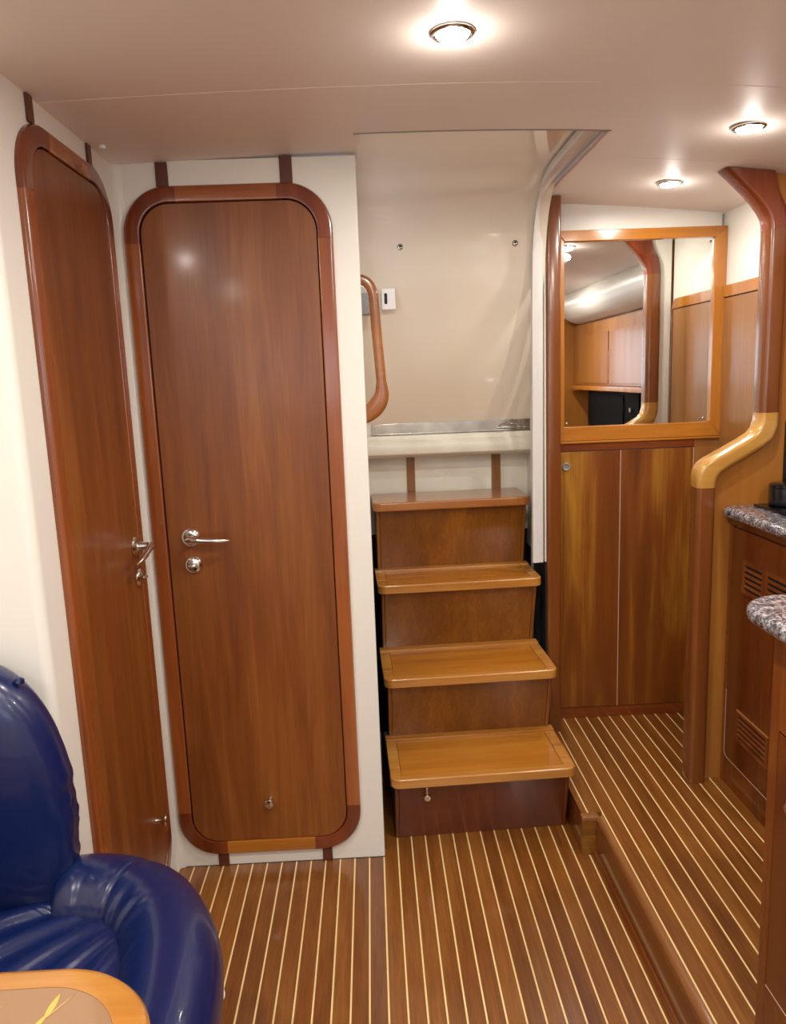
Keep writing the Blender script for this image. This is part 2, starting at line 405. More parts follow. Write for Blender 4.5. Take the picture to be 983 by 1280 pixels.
for x, z, y in ((.116, 1.782, 2.5), (.478, 1.782, 2.5)):
    link('fastener', MB().lathe([(0, .006), (.005, .006), (.0085, .004), (.0095, 0), (.0095, -.004), (0, -.004)], (x, 2.4995, z), (0, -1, .12)), M['steel'], well)
    link('fastener_recess', MB().lathe([(0, .001), (.0035, .001), (.0035, -.001), (0, -.001)], (x, 2.4935, z), (0, -1, .12), 6), M['black'], well)
link('side_lining', MB().box(.577, .582, 2.53, 2.83, .74, 1.93), M['gel'], well)
link('side_lining', MB().box(-.030, -.022, 2.067, 2.83, .72, 1.95), M['gel'], well)
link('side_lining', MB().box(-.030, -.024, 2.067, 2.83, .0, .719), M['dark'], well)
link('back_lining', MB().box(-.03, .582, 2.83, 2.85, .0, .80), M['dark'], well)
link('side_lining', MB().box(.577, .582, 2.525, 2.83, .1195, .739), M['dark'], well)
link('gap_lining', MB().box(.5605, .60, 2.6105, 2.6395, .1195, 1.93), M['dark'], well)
M['cool'] = emis('added_cool_glow', (.55, .72, 1.0), 11)
link('added_glow_strip', MB().box(-.0215, -.0195, 2.30, 2.312, 1.50, 1.86), M['cool'], well)  # added hidden emitter, gives the liner edge a bluish glow
# wall under the sill
link('sill_wall', MB().box(-.022, .577, 2.82, 2.84, .80, 1.12), M['sill'], well)
sl = [(2.84, 1.095), (2.84, 1.178), (2.735, 1.178), (2.725, 1.175), (2.722, 1.168), (2.722, 1.158), (2.712, 1.153), (2.703, 1.142), (2.701, 1.126), (2.705, 1.110), (2.716, 1.101), (2.735, 1.095)]
link('sill', MB().prism(sl, 'X', -.02, .576), M['sill'], well, bev=.001, seg=1, ang=25)
link('track_backing', MB().box(-.022, .577, 2.7395, 2.76, 1.1785, 1.225), M['gel'], well)
link('track', MB().box(.002, .572, 2.7345, 2.7385, 1.1785, 1.217), M['steel'], well, bev=.0008)
link('track', MB().box(.002, .572, 2.727, 2.7345, 1.1785, 1.1810), M['steel'], well, bev=.0005)
tb = link('latch', MB().box(.45, .555, 2.722, 2.734, 1.186, 1.194), M['chrome'], well, bev=.002)
link('latch_arm', MB().tube([(.46, 2.720, 1.194), (.49, 2.716, 1.205), (.52, 2.718, 1.20), (.545, 2.722, 1.190)], .003, 8), M['chrome'], tb)
# jamb strip that follows the profile (the white rim right of the liner)
rimc = [(1.889, 1.9345), (2.10, 1.935), (2.20, 1.934), (2.30, 1.925), (2.38, 1.897), (2.435, 1.852), (2.47, 1.79), (2.488, 1.72), (2.495, 1.60), (2.497, 1.40), (2.499, 1.2), (2.50, .745)]
rimo = [(.576, 1.889, 1.9345), (.576, 2.06, 1.9355), (.576, 2.19, 1.9355), (.575, 2.32, 1.9345), (.574, 2.41, 1.931), (.573, 2.465, 1.915), (.571, 2.49, 1.88), (.568, 2.498, 1.82), (.566, 2.50, 1.70), (.566, 2.50, 1.50), (.566, 2.501, 1.20), (.566, 2.502, .745)]
def spl(P, n=5):
    out = []
    for i in range(len(P)-1):
        p0, p1, p2, p3 = P[max(i-1, 0)], P[i], P[i+1], P[min(i+2, len(P)-1)]
        for k in range(n):
            t = k/n
            out.append(tuple(.5*((2*p1[j]) + (-p0[j]+p2[j])*t + (2*p0[j]-5*p1[j]+4*p2[j]-p3[j])*t*t + (-p0[j]+3*p1[j]-3*p2[j]+p3[j])*t**3) for j in range(len(p1))))
    out.append(P[-1]); return out
I_ = spl([(.530, y, z) for y, z in rimc]); O_ = spl(rimo); rs = []
for i in range(len(I_)):
    a = I_[max(i-1, 0)]; c = I_[min(i+1, len(I_)-1)]; t = Vector((0, c[1]-a[1], c[2]-a[2])).normalized(); nb = Vector((0, -t.z, t.y))
    if nb.y < 0: nb = -nb
    if i < 12: nb = Vector((0, 0, 1))
    nb = nb*.018; p, q = Vector(I_[i]), Vector(O_[i]); e = (q-p).normalized()*.004; f = nb*.2
    rs.append([p+nb, p+f, p+f*.3+e*.3, p+e, q-e, q+f*.3-e*.3, q+f, q+nb])
link('trim_2', MB().rings(rs), M['jamb'], kind='structure', label='white moulded rim curving down beside the companionway panel', smooth=45)
bead = [(.5815, y, zc(.58)-.001) for y in (1.89, 1.95, 2.0, 2.08, 2.15, 2.22, 2.3, 2.4, 2.5)]
link('trim_3', MB().tube([(x+R.uniform(-.001, .001), y, z) for x, y, z in bead], .0032, 8), M['caulk_pink'], kind='structure', label='rough bead of sealant along the ceiling opening')
# battens below the sill and above and below the framed door
for i, (x0, x1, z0, z1, y, mt, lb) in enumerate(((.127, .157, .955, 1.118, 2.812, 'strip_amber', 'left brown batten above the steps'),
        (.443, .476, .955, 1.118, 2.812, 'strip_amber', 'right brown batten above the steps'),
        (-.507, -.477, 1.867, 1.925, 2.024, 'strip', 'dark batten above the centre door, left'),
        (-.200, -.169, 1.867, 1.932, 2.024, 'strip', 'dark batten above the centre door, right'),
        (-.493, -.463, .002, .045, 2.024, 'strip', 'dark batten below the centre door, left'),
        (-.191, -.163, .002, .040, 2.024, 'strip', 'dark batten below the centre door, right'))):
    box('trim_%d' % (i+4), x0, x1, y, y+.007, z0, z1, M[mt], None, bev=.001, kind='structure', label=lb)
for y0, y1, lb in ((1.537, 1.562, 'dark batten above the left door, near one'), (1.845, 1.868, 'dark batten above the left door, far one')):
    box('trim_10', -.6125, -.607, y0, y1, 1.872, 1.922, M['strip'], None, bev=.001, kind='structure', label=lb)

# ------------------------------------------------------------------ framed doors
def framed_door(name, label, a0, a1, z0, z1, fl_, to, rimw=.040, r=.115, gapL=.0035):
    """to(u, v, d): u along the wall, v up, d proud of the wall"""
    t = thing(name, label, None, to((a0+a1)/2, z0, 0), kind='structure')
    u0, u1, v0, v1 = a0+rimw/2, a1-rimw/2, z0+rimw/2, z1-rimw/2; rc_ = r-rimw/2
    ext = .02
    prf = [(-rimw/2, 0), (-rimw/2, .011), (-rimw/2+.0015, .0145), (-rimw/2+.005, .016), (rimw/2-.008, .016), (rimw/2-.003, .0145), (rimw/2-.0005, .011), (rimw/2, .005), (rimw/2, 0)]
    def piece(pts, mat, nm):
        P = [Vector(to(u, v, 0)) for u, v in pts]
        upv = Vector(to(0, 0, 1)) - Vector(to(0, 0, 0))
        # decide side so that +side is outward
        tdir = (P[1]-P[0]).normalized(); sd = tdir.cross(upv)
        cen = Vector(to((a0+a1)/2, (z0+z1)/2, 0))
        pf = prf if sd.dot(P[0]-cen) > 0 else [(-u, v) for u, v in prf]
        o = link(nm, MB().sweep(P, pf, upv), mat, t, smooth=35)
        wn = o.modifiers.new('weighted_normals', 'WEIGHTED_NORMAL'); wn.keep_sharp = True; wn.weight = 80
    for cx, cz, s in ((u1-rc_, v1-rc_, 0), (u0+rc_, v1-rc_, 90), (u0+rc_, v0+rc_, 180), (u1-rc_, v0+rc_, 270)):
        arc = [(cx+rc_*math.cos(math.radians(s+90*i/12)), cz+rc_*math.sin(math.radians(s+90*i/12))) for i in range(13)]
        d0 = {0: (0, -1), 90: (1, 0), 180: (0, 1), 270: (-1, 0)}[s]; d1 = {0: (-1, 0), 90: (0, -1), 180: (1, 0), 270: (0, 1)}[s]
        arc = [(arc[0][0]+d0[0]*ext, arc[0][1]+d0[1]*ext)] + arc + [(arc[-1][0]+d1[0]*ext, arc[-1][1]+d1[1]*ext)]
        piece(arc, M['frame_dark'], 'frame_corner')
    g = rc_+ext+.0004
    piece([(u0, v0+g), (u0, v1-g)], M['frame'], 'frame_stile'); piece([(u1, v1-g), (u1, v0+g)], M['frame'], 'frame_stile')
    piece([(u0+g, v1), (u1-g, v1)], M['frame_x'], 'frame_rail'); piece([(u1-g, v0), (u0+g, v0)], M['amber_x'], 'frame_rail')
    # dark rebate and the leaf
    ri = r-rimw
    pts = rrect(a0+rimw-.004, a1-rimw+.004, z0+rimw-.004, z1-rimw+.004, ri+.004, 10)
    def solid(pts, d0, d1, mat, nm, bev=0):
        mb = MB(); A = [mb.bm.verts.new(to(u, v, d0)) for u, v in pts]; B = [mb.bm.verts.new(to(u, v, d1)) for u, v in pts]; n = len(pts)
        mb.bm.faces.new(A); mb.bm.faces.new(B[::-1])
        for i in range(n): mb.bm.faces.new((A[i], A[(i+1) % n], B[(i+1) % n], B[i]))
        return link(nm, mb, mat, t, bev=bev, seg=2, ang=60, smooth=35)
    solid(pts, .0002, .0015, M['dark'], 'rebate')
    lg, rg = (gapL, .0018) if gapL > 0 else (.0015, .0015)
    inner = rrect(a0+rimw+lg, a1-rimw-rg, z0+rimw+.0018, z1-rimw-.0025, ri-.001, 10)
    solid(inner, .0018, .0125, M['door'], 'door_leaf', .0012)
    return t
to2 = lambda u, v, d: (u, 2.03-d, v)
d2 = framed_door('door_2', 'cherry veneer door with rounded corners in the white bulkhead facing the camera', -.597, -.0745, .043, 1.868, None, to2)
to1 = lambda u, v, d: (-.613+d, u, v)
d1 = framed_door('door_1', 'cherry veneer door with rounded corners in the left side wall', 1.462, 1.952, .055, 1.874, None, to1, gapL=-1)
def lever(t, c, nrm, along, drop):
    c = Vector(c); n_ = Vector(nrm); a = Vector(along); z = Vector((0, 0, 1))
    h = link('handle', MB().lathe([(0, 0), (.0235, 0), (.0245, .003), (.021, .0075), (.013, .010), (.0125, .010), (.0105, .014), (.0095, .034), (0, .034)], c, nrm), M['chrome'], t)
    P = [c+n_*.030, c+n_*.040+a*.002, c+n_*.046+a*.014, c+n_*.047+a*.034, c+n_*.045+a*.060+z*drop*.4, c+n_*.042+a*.085+z*drop*.7, c+n_*.036+a*.108+z*drop]
    link('lever', MB().tube(P, [.009, .0098, .0098, .0085, .0078, .0068, .003], 14), M['chrome'], h)
def lock(t, c, nrm):
    h = link('lock', MB().lathe([(0, 0), (.0225, 0), (.0235, .003), (.021, .008), (.015, .011), (0, .012)], c, nrm), M['chrome'], t)
    c = Vector(c); n_ = Vector(nrm); s = Vector((0, 0, 1)).cross(n_)
    link('turn_snib', MB().tube([c+n_*.014-s*.011, c+n_*.0185-s*.004, c+n_*.0185+s*.004, c+n_*.014+s*.011], [.003, .0048, .0048, .003], 10), M['chrome'], h)
def knob(t, c, nrm):
    h = link('door_stop', MB().lathe([(0, 0), (.0085, 0), (.0075, .004), (.0055, .010), (.0075, .017), (.0125, .021), (.0135, .025), (.011, .0285), (0, .030)], c, nrm), M['chrome'], t)
lever(d2, (-.493, 2.0175, .979), (0, -1, 0), (1, 0, 0), -.006)
lock(d2, (-.491, 2.0175, .904), (0, -1, 0)); knob(d2, (-.331, 2.0175, .207), (0, -1, 0))
lever(d1, (-.6005, 1.876, .991), (1, 0, 0), (0, -1, 0), -.024)
lock(d1, (-.6005, 1.886, .909), (1, 0, 0)); knob(d1, (-.6005, 1.838, .268), (1, 0, 0))

# ------------------------------------------------------------------ companionway steps
st = thing('companionway_steps', 'four box steps of varnished wood with honey treads below the cream panel', 'steps', (.287, 2.125, 0), math.radians(2.2))
TR = [(.2325, 2.050, 2.335), (.461, 2.242, 2.53), (.709, 2.43, 2.66), (.9595, 2.572, 2.80)]
cx = .287; hw = .2745; rw = .262; zprev = 0.0
for k, (z, yn, yb) in enumerate(TR):
    yt = yn+.032; ybot = (2.130, 2.325, 2.525, 2.652)[k]
    pts = [(ybot, zprev+.0005), (2.80, zprev+.0005), (2.80, z-.031), (yt, z-.031)]
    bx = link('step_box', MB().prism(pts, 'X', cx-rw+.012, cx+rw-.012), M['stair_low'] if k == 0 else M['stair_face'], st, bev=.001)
    for s in (-1, 1):
        xa = cx + s*rw; xb = cx + s*(rw-.0115); pp = [(ybot-.0015, zprev+.0005), (2.80, zprev+.0005), (2.80, z-.031), (yt-.0015, z-.031)]
        link('corner_board', MB().prism(pp, 'X', min(xa, xb), max(xa, xb)), M['stair_low'] if k == 0 else M['stair_face'], bx, bev=.002)
    zt = z
    if k < 3:
        # tread: border with rounded front corners round a flush honey panel
        t = link('tread', MB().box(cx-hw+.034, cx+hw-.034, yn+.030, yb-.040, z-.028, z-.003), M['tread'], st, bev=.0005)
        rr = .028
        front = [(cx-hw, yn+.075), (cx-hw, yn+rr)] + [(cx-hw+rr+rr*math.cos(math.radians(180+15*i)), yn+rr+rr*math.sin(math.radians(180+15*i))) for i in range(1, 7)] + \
                [(cx+hw-rr+rr*math.cos(math.radians(270+15*i)), yn+rr+rr*math.sin(math.radians(270+15*i))) for i in range(0, 7)] + [(cx+hw, yn+.075)]
        inner = [(cx+hw-.034, yn+.075), (cx+hw-.034, yn+.030), (cx-hw+.034, yn+.030), (cx-hw+.034, yn+.075)]
        link('nosing', MB().prism(front + inner, 'Z', z-.030, z), M['tread_edge'], t, bev=.0045, seg=3)
        link('back_edging', MB().box(cx-hw, cx+hw, yb-.0395, yb-.002, z-.030, z+.004), M['tread_edge'], t, bev=.003)
        for s in (-1, 1):
            xa, xb = sorted((cx+s*hw, cx+s*(hw-.0335)))
            link('side_edging', MB().box(xa, xb, yn+.0755, yb-.040, z-.030, z), M['tread_edge'], t, bev=.0035)
    else:
        rr = .03
        pp = [(cx-hw, yb)] + [(cx-hw+rr+rr*math.cos(math.radians(180+15*i)), yn+rr+rr*math.sin(math.radians(180+15*i))) for i in range(0, 7)] + \
             [(cx+hw-rr+rr*math.cos(math.radians(270+15*i)), yn+rr+rr*math.sin(math.radians(270+15*i))) for i in range(0, 7)] + [(cx+hw, yb)]
        link('tread', MB().prism(pp, 'Z', z-.030, z), M['tread_top'], st, bev=.005, seg=3)
    zprev = z - .003 if k < 3 else z
hk = link('hook', MB().lathe([(0, 0), (.006, 0), (.007, -.004), (.0045, -.008), (.004, -.018), (.006, -.020), (.006, -.026), (0, -.026)], (.118, 2.068, .2005), (0, 0, 1), 16), M['chrome'], st)
link('hook_knob', MB().lathe([(0, 0), (.009, 0), (.0115, .003), (.0115, .012), (.009, .015), (0, .015)], (.118, 2.072, .166), (0, -1, -.1), 20), M['chrome'], hk)

# ------------------------------------------------------------------ grab handle and switches in the companionway
gh = thing('grab_handle', 'curved brown wooden grab handle beside the companionway edge', 'handle', (-.022, 2.2, 1.46))
pth = smooth_prof([(-.023, 1.652), (-.006, 1.648), (.010, 1.637), (.021, 1.614), (.024, 1.58), (.028, 1.50), (.034, 1.40), (.036, 1.352), (.033, 1.325), (.018, 1.300), (-.002, 1.284), (-.023, 1.276)], 4)
wd = [.025 if z > 1.37 else .025+.018*min(1, (1.37-z)/.06) for x, z in pth]
rs = []
for i, (x, z) in enumerate(pth):
    a = pth[max(i-1, 0)]; c = pth[min(i+1, len(pth)-1)]; t_ = Vector((c[0]-a[0], 0, c[1]-a[1])).normalized(); sd = t_.cross(Vector((0, 1, 0)))
    w2 = wd[i]*.5*1.15; h = .017; ring = []
    for j in range(12):
        an = 2*math.pi*(j+.5)/12; cu, su = math.cos(an), math.sin(an)
        ring.append(Vector((x, 2.2, z)) + sd*w2*math.copysign(abs(cu)**.5, cu) + Vector((0, 1, 0))*h*math.copysign(abs(su)**.5, su))
    rs.append(ring)
link('grip', MB().rings(rs), M['tread_top'], gh, smooth=50)
for z in (1.648, 1.28):
    link('mounting_pad', MB().box(-.0225, -.0185, 2.176, 2.224, z-.024, z+.022), M['tread_top'], gh, bev=.0015)
sw = thing('switch_plate', 'white switch plate with a black slot on the cream panel', 'switch', (.077, 2.53, 1.625))
ysw = 2.5175
link('plate', MB().box(.052, .096, ysw-.003, ysw+.010, 1.594, 1.660), M['whitep'], sw, bev=.002)
link('slot', MB().prism(rrect(.0605, .070, 1.611, 1.645, .0044, 5), 'Y', ysw-.0042, ysw-.0028), M['matt'], sw)
link('rocker', MB().box(.0735, .0875, ysw-.004, ysw-.0028, 1.605, 1.650), M['whitep'], sw, bev=.001)
gb = box('switch_box', -.020, .016, 2.44, 2.488, 1.575, 1.640, M['greyp'], None, bev=.004, label='small grey box behind the wooden grab handle', cat='switch box')

# ------------------------------------------------------------------ post, framed mirror, locker
ps = link('corner_post', MB().prism(rrect(.5815, .6315, 2.52, 2.61, .012, 6), 'Z', .1195, 1.9235), M['reddish_z'], None, at=(.6, 2.55, .1195), label='tall reddish varnished post between the cream panel and the mirror', cat='post')
mi = thing('framed_mirror', 'mirror in an amber wooden frame above the two-door locker', 'mirror', (.93, 2.64, 1.14))
link('glass', MB().box(.664, 1.170, 2.626, 2.630, 1.188, 1.802), M['mirror'], mi)
fy0, fy1 = 2.612, 2.639
link('frame_rail', MB().prism([(.634, 1.834), (1.208, 1.834), (1.170, 1.799), (.664, 1.799)], 'Y', fy0, fy1), M['amber_x'], mi, bev=.0025)
link('frame_rail', MB().prism([(.634, 1.141), (1.208, 1.141), (1.170, 1.190), (.664, 1.190)], 'Y', fy0, fy1), M['amber_x'], mi, bev=.0025)
link('frame_stile', MB().prism([(1.2085, 1.141), (1.2085, 1.834), (1.1685, 1.799), (1.1685, 1.190)], 'Y', fy0, fy1), M['amber'], mi, bev=.0025)
link('frame_stile', MB().prism([(.6335, 1.141), (.6335, 1.834), (.664, 1.799), (.664, 1.190)], 'Y', fy0, fy1), M['amber'], mi, bev=.0025)
for x, z in ((.676, 1.789), (1.157, 1.787), (.676, 1.201), (1.152, 1.203)):
    link('mirror_screw', MB().lathe([(0, .0016), (.003, .0015), (.0048, 0), (.0048, -.001), (0, -.001)], (x, 2.6262, z), (0, -1, 0), 14), M['steel'], mi)
lk = thing('locker', 'built-in locker with two flame-veneered doors below the mirror', 'locker', (.93, 2.638, .1195))
link('top_rail', MB().box(.633, 1.1195, 2.617, 2.639, 1.1065, 1.132), M['reddish'], lk, bev=.002)
link('ledge', MB().box(.633, 1.208, 2.608, 2.639, 1.1325, 1.1405), M['amber_x'], lk, bev=.002)
link('right_stile', MB().box(1.1205, 1.208, 2.619, 2.639, .1605, 1.132), M['wall_wood'], lk, bev=.0015)
link('left_stile', MB().box(.633, .6475, 2.619, 2.639, .1605, 1.106), M['reddish_z'], lk, bev=.0015)
link('plinth', MB().box(.633, 1.208, 2.624, 2.639, .1195, .160), M['reddish'], lk, bev=.001)
link('backing', MB().box(.633, 1.205, 2.633, 2.6395, .161, 1.106), M['caulk_pink'], lk)
dl = link('locker_door', MB().box(.6495, .8615, 2.618, 2.632, .163, 1.103), M['locker'], lk, bev=.0012)
link('locker_door', MB().box(.8645, 1.1175, 2.618, 2.632, .163, 1.103), M['locker'], lk, bev=.0012)
link('door_seal', MB().box(.8618, .8642, 2.6195, 2.6325, .163, 1.103), M['caulk_pink'], lk)
link('door_seal', MB().box(1.1178, 1.1202, 2.6195, 2.6325, .163, 1.103), M['caulk_pink'], lk)
kb = link('push_knob', MB().lathe([(0, .001), (.007, .001), (.0085, .004), (.0125, .005), (.0145, .003), (.0155, 0), (0, 0)], (.672, 2.618, 1.052), (0, -1, 0), 24), M['greyp'], dl)
# wooden wainscot on the right wall
wp = thing('wall_panelling', 'pinkish brown wood panelling with a cap rail right of the mirror', 'panelling', (1.205, 2.4, .12))
link('panel', MB().box(1.202, 1.2085, 2.207, 2.611, .1195, 1.600), M['wall_wood'], wp, bev=.0015)
cap = [(2.204, 1.603), (2.611, 1.603), (2.611, 1.641), (2.235, 1.641), (2.22, 1.637), (2.209, 1.628), (2.204, 1.612)]
link('cap_rail', MB().prism(cap, 'X', 1.199, 1.2085), M['amber'], wp, bev=.002)
link('end_stile', MB().box(1.200, 1.2085, 2.19, 2.2035, .1195, 1.612), M['cab_edge'], wp, bev=.002)
link('line_inset', MB().box(1.2035, 1.2085, 2.21, 2.611, 1.6003, 1.6028), M['dark'], wp)
wallseam = box('trim_11', 1.200, 1.204, 2.6355, 2.6398, 1.836, 1.875, M['greyp'], None, bev=0, kind='structure')

# ------------------------------------------------------------------ partition with its S-shaped solid moulding
pa = thing('wall_partition', 'wood partition with a swept moulded edge right of the walkway', None, (1.2, 2.17, .12), kind='structure')
edge = [(.95, .1195), (.95, 1.06), (.965, 1.10), (1.11, 1.175), (1.128, 1.20), (1.13, 1.24), (1.13, 1.74), (1.12, 1.79), (1.06, 1.85), (1.03, 1.897)]
ptsP = edge + [(1.30, 1.868), (1.598, 1.823), (1.598, .1195)]
link('front_veneer', MB().prism(ptsP, 'Y', 2.165, 2.175), M['light_panel'], pa)
pb_ = [p for p in edge] + [(1.20, 1.878), (1.20, .1195)]
link('back_lining', MB().prism(pb_, 'Y', 2.1755, 2.186), M['gel'], pa)
my0, my1 = 2.135, 2.200
def loft(name, Lp, Rp, mat, r=.016):
    rs = []
    for (lx, lz), (rx, rz) in zip(Lp, Rp):
        wdt = math.hypot(rx-lx, rz-lz); ring = []
        for u, y in rrect(0, wdt, my0, my1, r, 5):
            t_ = u/wdt; ring.append((lx+(rx-lx)*t_, y, lz+(rz-lz)*t_))
        rs.append(ring)
    return link(name, MB().rings(rs), mat, pa, smooth=50)
loft('edge_post', [(.929, .1195), (.929, 1.0345)], [(.984, .1195), (.984, 1.0345)], M['reddish_z'])
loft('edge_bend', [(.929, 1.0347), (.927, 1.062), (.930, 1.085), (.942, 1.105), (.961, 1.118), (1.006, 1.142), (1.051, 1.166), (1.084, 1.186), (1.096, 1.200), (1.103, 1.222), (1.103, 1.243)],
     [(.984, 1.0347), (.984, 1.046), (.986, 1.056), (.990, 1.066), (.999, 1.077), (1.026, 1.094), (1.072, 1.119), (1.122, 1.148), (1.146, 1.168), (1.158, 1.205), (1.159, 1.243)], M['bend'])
loft('edge_post', [(1.103, 1.2433), (1.103, 1.7397)], [(1.159, 1.2433), (1.159, 1.7397)], M['reddish_z'])
loft('edge_flare', [(1.103, 1.74), (1.1015, 1.755), (1.098, 1.768), (1.088, 1.786), (1.075, 1.803), (1.062, 1.819), (1.038, 1.843), (1.010, 1.869), (.975, 1.8995)],
     [(1.159, 1.74), (1.158, 1.758), (1.156, 1.775), (1.150, 1.797), (1.143, 1.812), (1.136, 1.826), (1.130, 1.838), (1.124, 1.855), (1.117, 1.8865)], M['frame_dark'])

# ------------------------------------------------------------------ galley counter along the right
def counter_outline(far_y, near_y, x0, x1, r, n=8):
    P = [(x1, near_y), (x1, far_y)]
    P += [(x0+r+r*math.cos(math.radians(90+90*i/n)), far_y-r+r*math.sin(math.radians(90+90*i/n))) for i in range(n+1)]
    P += [(x0, near_y)]
    return P
gc = thing('galley_cabinet', 'long red-brown galley cabinet with slatted vents beside the raised walkway', 'cabinet', (1.3, 1.5, .12))
link('carcass', MB().box(1.046, 1.58, .30, 2.1625, .1195, .948), M['cab'], gc, bev=.002)
link('top_rail', MB().box(1.034, 1.0455, .30, 2.1625, .925, .948), M['cab'], gc, bev=.002)
link('corner_stile', MB().box(1.038, 1.0455, 2.146, 2.1625, .1195, .924), M['cab_edge'], gc, bev=.002)
link('plinth', MB().box(1.040, 1.0455, .30, 2.145, .1195, .203), M['cab'], gc, bev=.001)
dd = link('cabinet_door', MB().prism(rrect(1.62, 2.142, .210, .918, .018, 6), 'X', 1.038, 1.0455), M['cab'], gc, bev=.001)
link('cabinet_door', MB().prism(rrect(1.08, 1.612, .210, .918, .018, 6), 'X', 1.038, 1.0455), M['cab'], gc, bev=.001)
link('caulk_line', MB().sweep([(1.0385, y, z) for y, z in [(1.62, .207), (2.125, .207), (2.137, .211), (2.1435, .222), (2.1435, .42)]], [(-.0007, -.001), (.0007, -.001), (.0007, .0006), (-.0007, .0006)], (1, 0, 0)), M['caulk_pink'], gc)
def vent(y1, y0, z0, z1, parent, n=4):
    f = link('vent', MB().sweep([(1.0365, y, z) for y, z in ((y0, z0), (y1, z0), (y1, z1), (y0, z1))], [(-.006, -.0045), (.006, -.0045), (.006, .0025), (-.006, .0025)], (1, 0, 0), closed=True), M['cab_edge'], parent, bev=.001)
    link('slot_backing', MB().box(1.0372, 1.0379, y0, y1, z0, z1), M['dark'], f)
    for i in range(n):
        zz = z0+.010 + (z1-z0-.020)*(i+.5)/n
        link('slat', MB().prism([(1.0373, zz-.0030), (1.0325, zz-.0045), (1.0310, zz-.001), (1.0373, zz+.0030)], 'Y', y0+.006, y1-.006), M['cab_edge'], f)
vent(2.062, 1.952, .748, .832, gc); vent(1.936, 1.826, .748, .832, gc)
vent(2.060, 1.893, .300, .382, gc)
link('vent_lip', MB().tube([(1.034, 1.888, .387), (1.034, 2.064, .387)], .0035, 8), M['nosing'], gc)
wt = link('granite_worktop', MB().prism(counter_outline(2.1625, .30, 1.006, 1.58, .03), 'Z', .9485, .9785), M['granite'], None, at=(1.3, 1.4, .9485), bev=.012, seg=4, label='speckled grey granite worktop under the black hob', cat='worktop')
# foreground unit
pc_ = thing('peninsula_cabinet', 'red-brown cabinet at the right edge nearest the camera', 'cabinet', (.85, .8, .12))
link('carcass', MB().box(.661, 1.03, .25, 1.193, .1195, .948), M['cab'], pc_, bev=.003)
link('corner_stile', MB().box(.655, .6605, 1.166, 1.193, .1195, .948), M['cab_edge'], pc_, bev=.002)
link('bottom_rail', MB().box(.655, .6605, .25, 1.1655, .1195, .301), M['cab'], pc_, bev=.001)
link('top_rail', MB().box(.655, .6605, .25, 1.1655, .780, .948), M['cab_edge'], pc_, bev=.001)
dr = link('cabinet_door', MB().box(.654, .6605, .70, 1.162, .304, .777), M['cab'], pc_, bev=.001)
link('door_knob', MB().lathe([(0, 0), (.005, 0), (.004, .005), (.008, .009), (.009, .012), (.006, .015), (0, .016)], (.654, 1.105, .675), (-1, 0, 0), 20), M['chrome'], dr)
link('caulk_line', MB().box(.6535, .6545, .70, 1.162, .3015, .3035), M['caulk_pink'], pc_)
wo = counter_outline(1.290, .25, .622, 1.005, .085, 10)
link('granite_worktop', MB().prism(wo, 'Z', .9485, .9785), M['granite'], None, at=(.85, .8, .9485), bev=.013, seg=4, label='speckled granite worktop with a rounded corner, nearest the camera', cat='worktop')
# hob, canister, black wall panel
hb = link('hob', MB().box(1.088, 1.50, 1.55, 2.13, .9787, .9855), M['blackg'], None, at=(1.3, 1.84, .9787), bev=.002, label='flat black glass hob set on the granite worktop', cat='hob')
cn = thing('black_canister', 'round black canister with tiny white lettering on the hob', 'canister', (1.168, 2.085, .986))
link('body', MB().lathe([(0, 0), (.050, 0), (.054, .003), (.055, .010), (.055, .047), (.0545, .050), (0, .050)], (1.168, 2.085, .986), (0, 0, 1), 36), M['black'], cn)
link('lid', MB().lathe([(0, .0505), (.0545, .0505), (.0555, .053), (.054, .059), (.049, .062), (0, .063)], (1.168, 2.085, .986), (0, 0, 1), 36), M['blackg'], cn)
mb = MB()
for i in range(5):   # small white print marks, too small to read
    a = math.radians(242 + i*3.6); c_ = Vector((1.168+.0553*math.cos(a), 2.085+.0553*math.sin(a), 1.020))
    tdir = Vector((-math.sin(a), math.cos(a), 0)); n_ = Vector((math.cos(a), math.sin(a), 0)); hh = .0026
    vs = [c_-tdir*.0013-n_*.001+Vector((0, 0, -hh)), c_+tdir*.0013-n_*.001+Vector((0, 0, -hh)), c_+tdir*.0013-n_*.001+Vector((0, 0, hh)), c_-tdir*.0013-n_*.001+Vector((0, 0, hh))]
    mb.rings([vs, [v_+n_*.0013 for v_ in vs]])
link('lettering', mb, M['whitep'], cn)
link('splash_panel', MB().box(1.187, 1.56, 2.151, 2.1645, 1.03, 1.215), M['blackg'], None, at=(1.37, 2.158, 1.12), bev=.002, label='black glass panel fixed to the partition above the hob', cat='panel')

# ------------------------------------------------------------------ upper lockers seen in the mirror
ul = thing('upper_locker', 'wooden wall lockers over a shelf, seen only in the mirror', 'locker', (1.5, .6, 1.23))
link('carcass', MB().box(1.41, 1.598, -.02, 2.13, 1.285, 1.678), M['light_panel'], ul, bev=.003)
for a, b_ in ((.10, .74), (.76, 1.40), (1.42, 2.06)):
    link('locker_door', MB().box(1.402, 1.4095, a, b_, 1.30, 1.60), M['light_panel'], ul, bev=.001)
link('shelf', MB().box(1.375, 1.598, -.02, 2.13, 1.255, 1.284), M['amber'], ul, bev=.004)
eb = box('bulkhead_panel', 1.12, 1.598, -.07, -.03, .12, 1.83, M['light_panel'], None, bev=.004, label='amber wood end panel behind the galley, seen in the mirror', cat='panel')
M['oven'] = plain('black_oven_enamel', '060505', .7, spec=.05)
ov = thing('oven', 'black built-in oven under the shelf, seen in the mirror', 'oven', (1.5, .9, .98))
link('body', MB().box(1.41, 1.579, .32, 1.25, .9795, 1.253), M['oven'], ov, bev=.006)
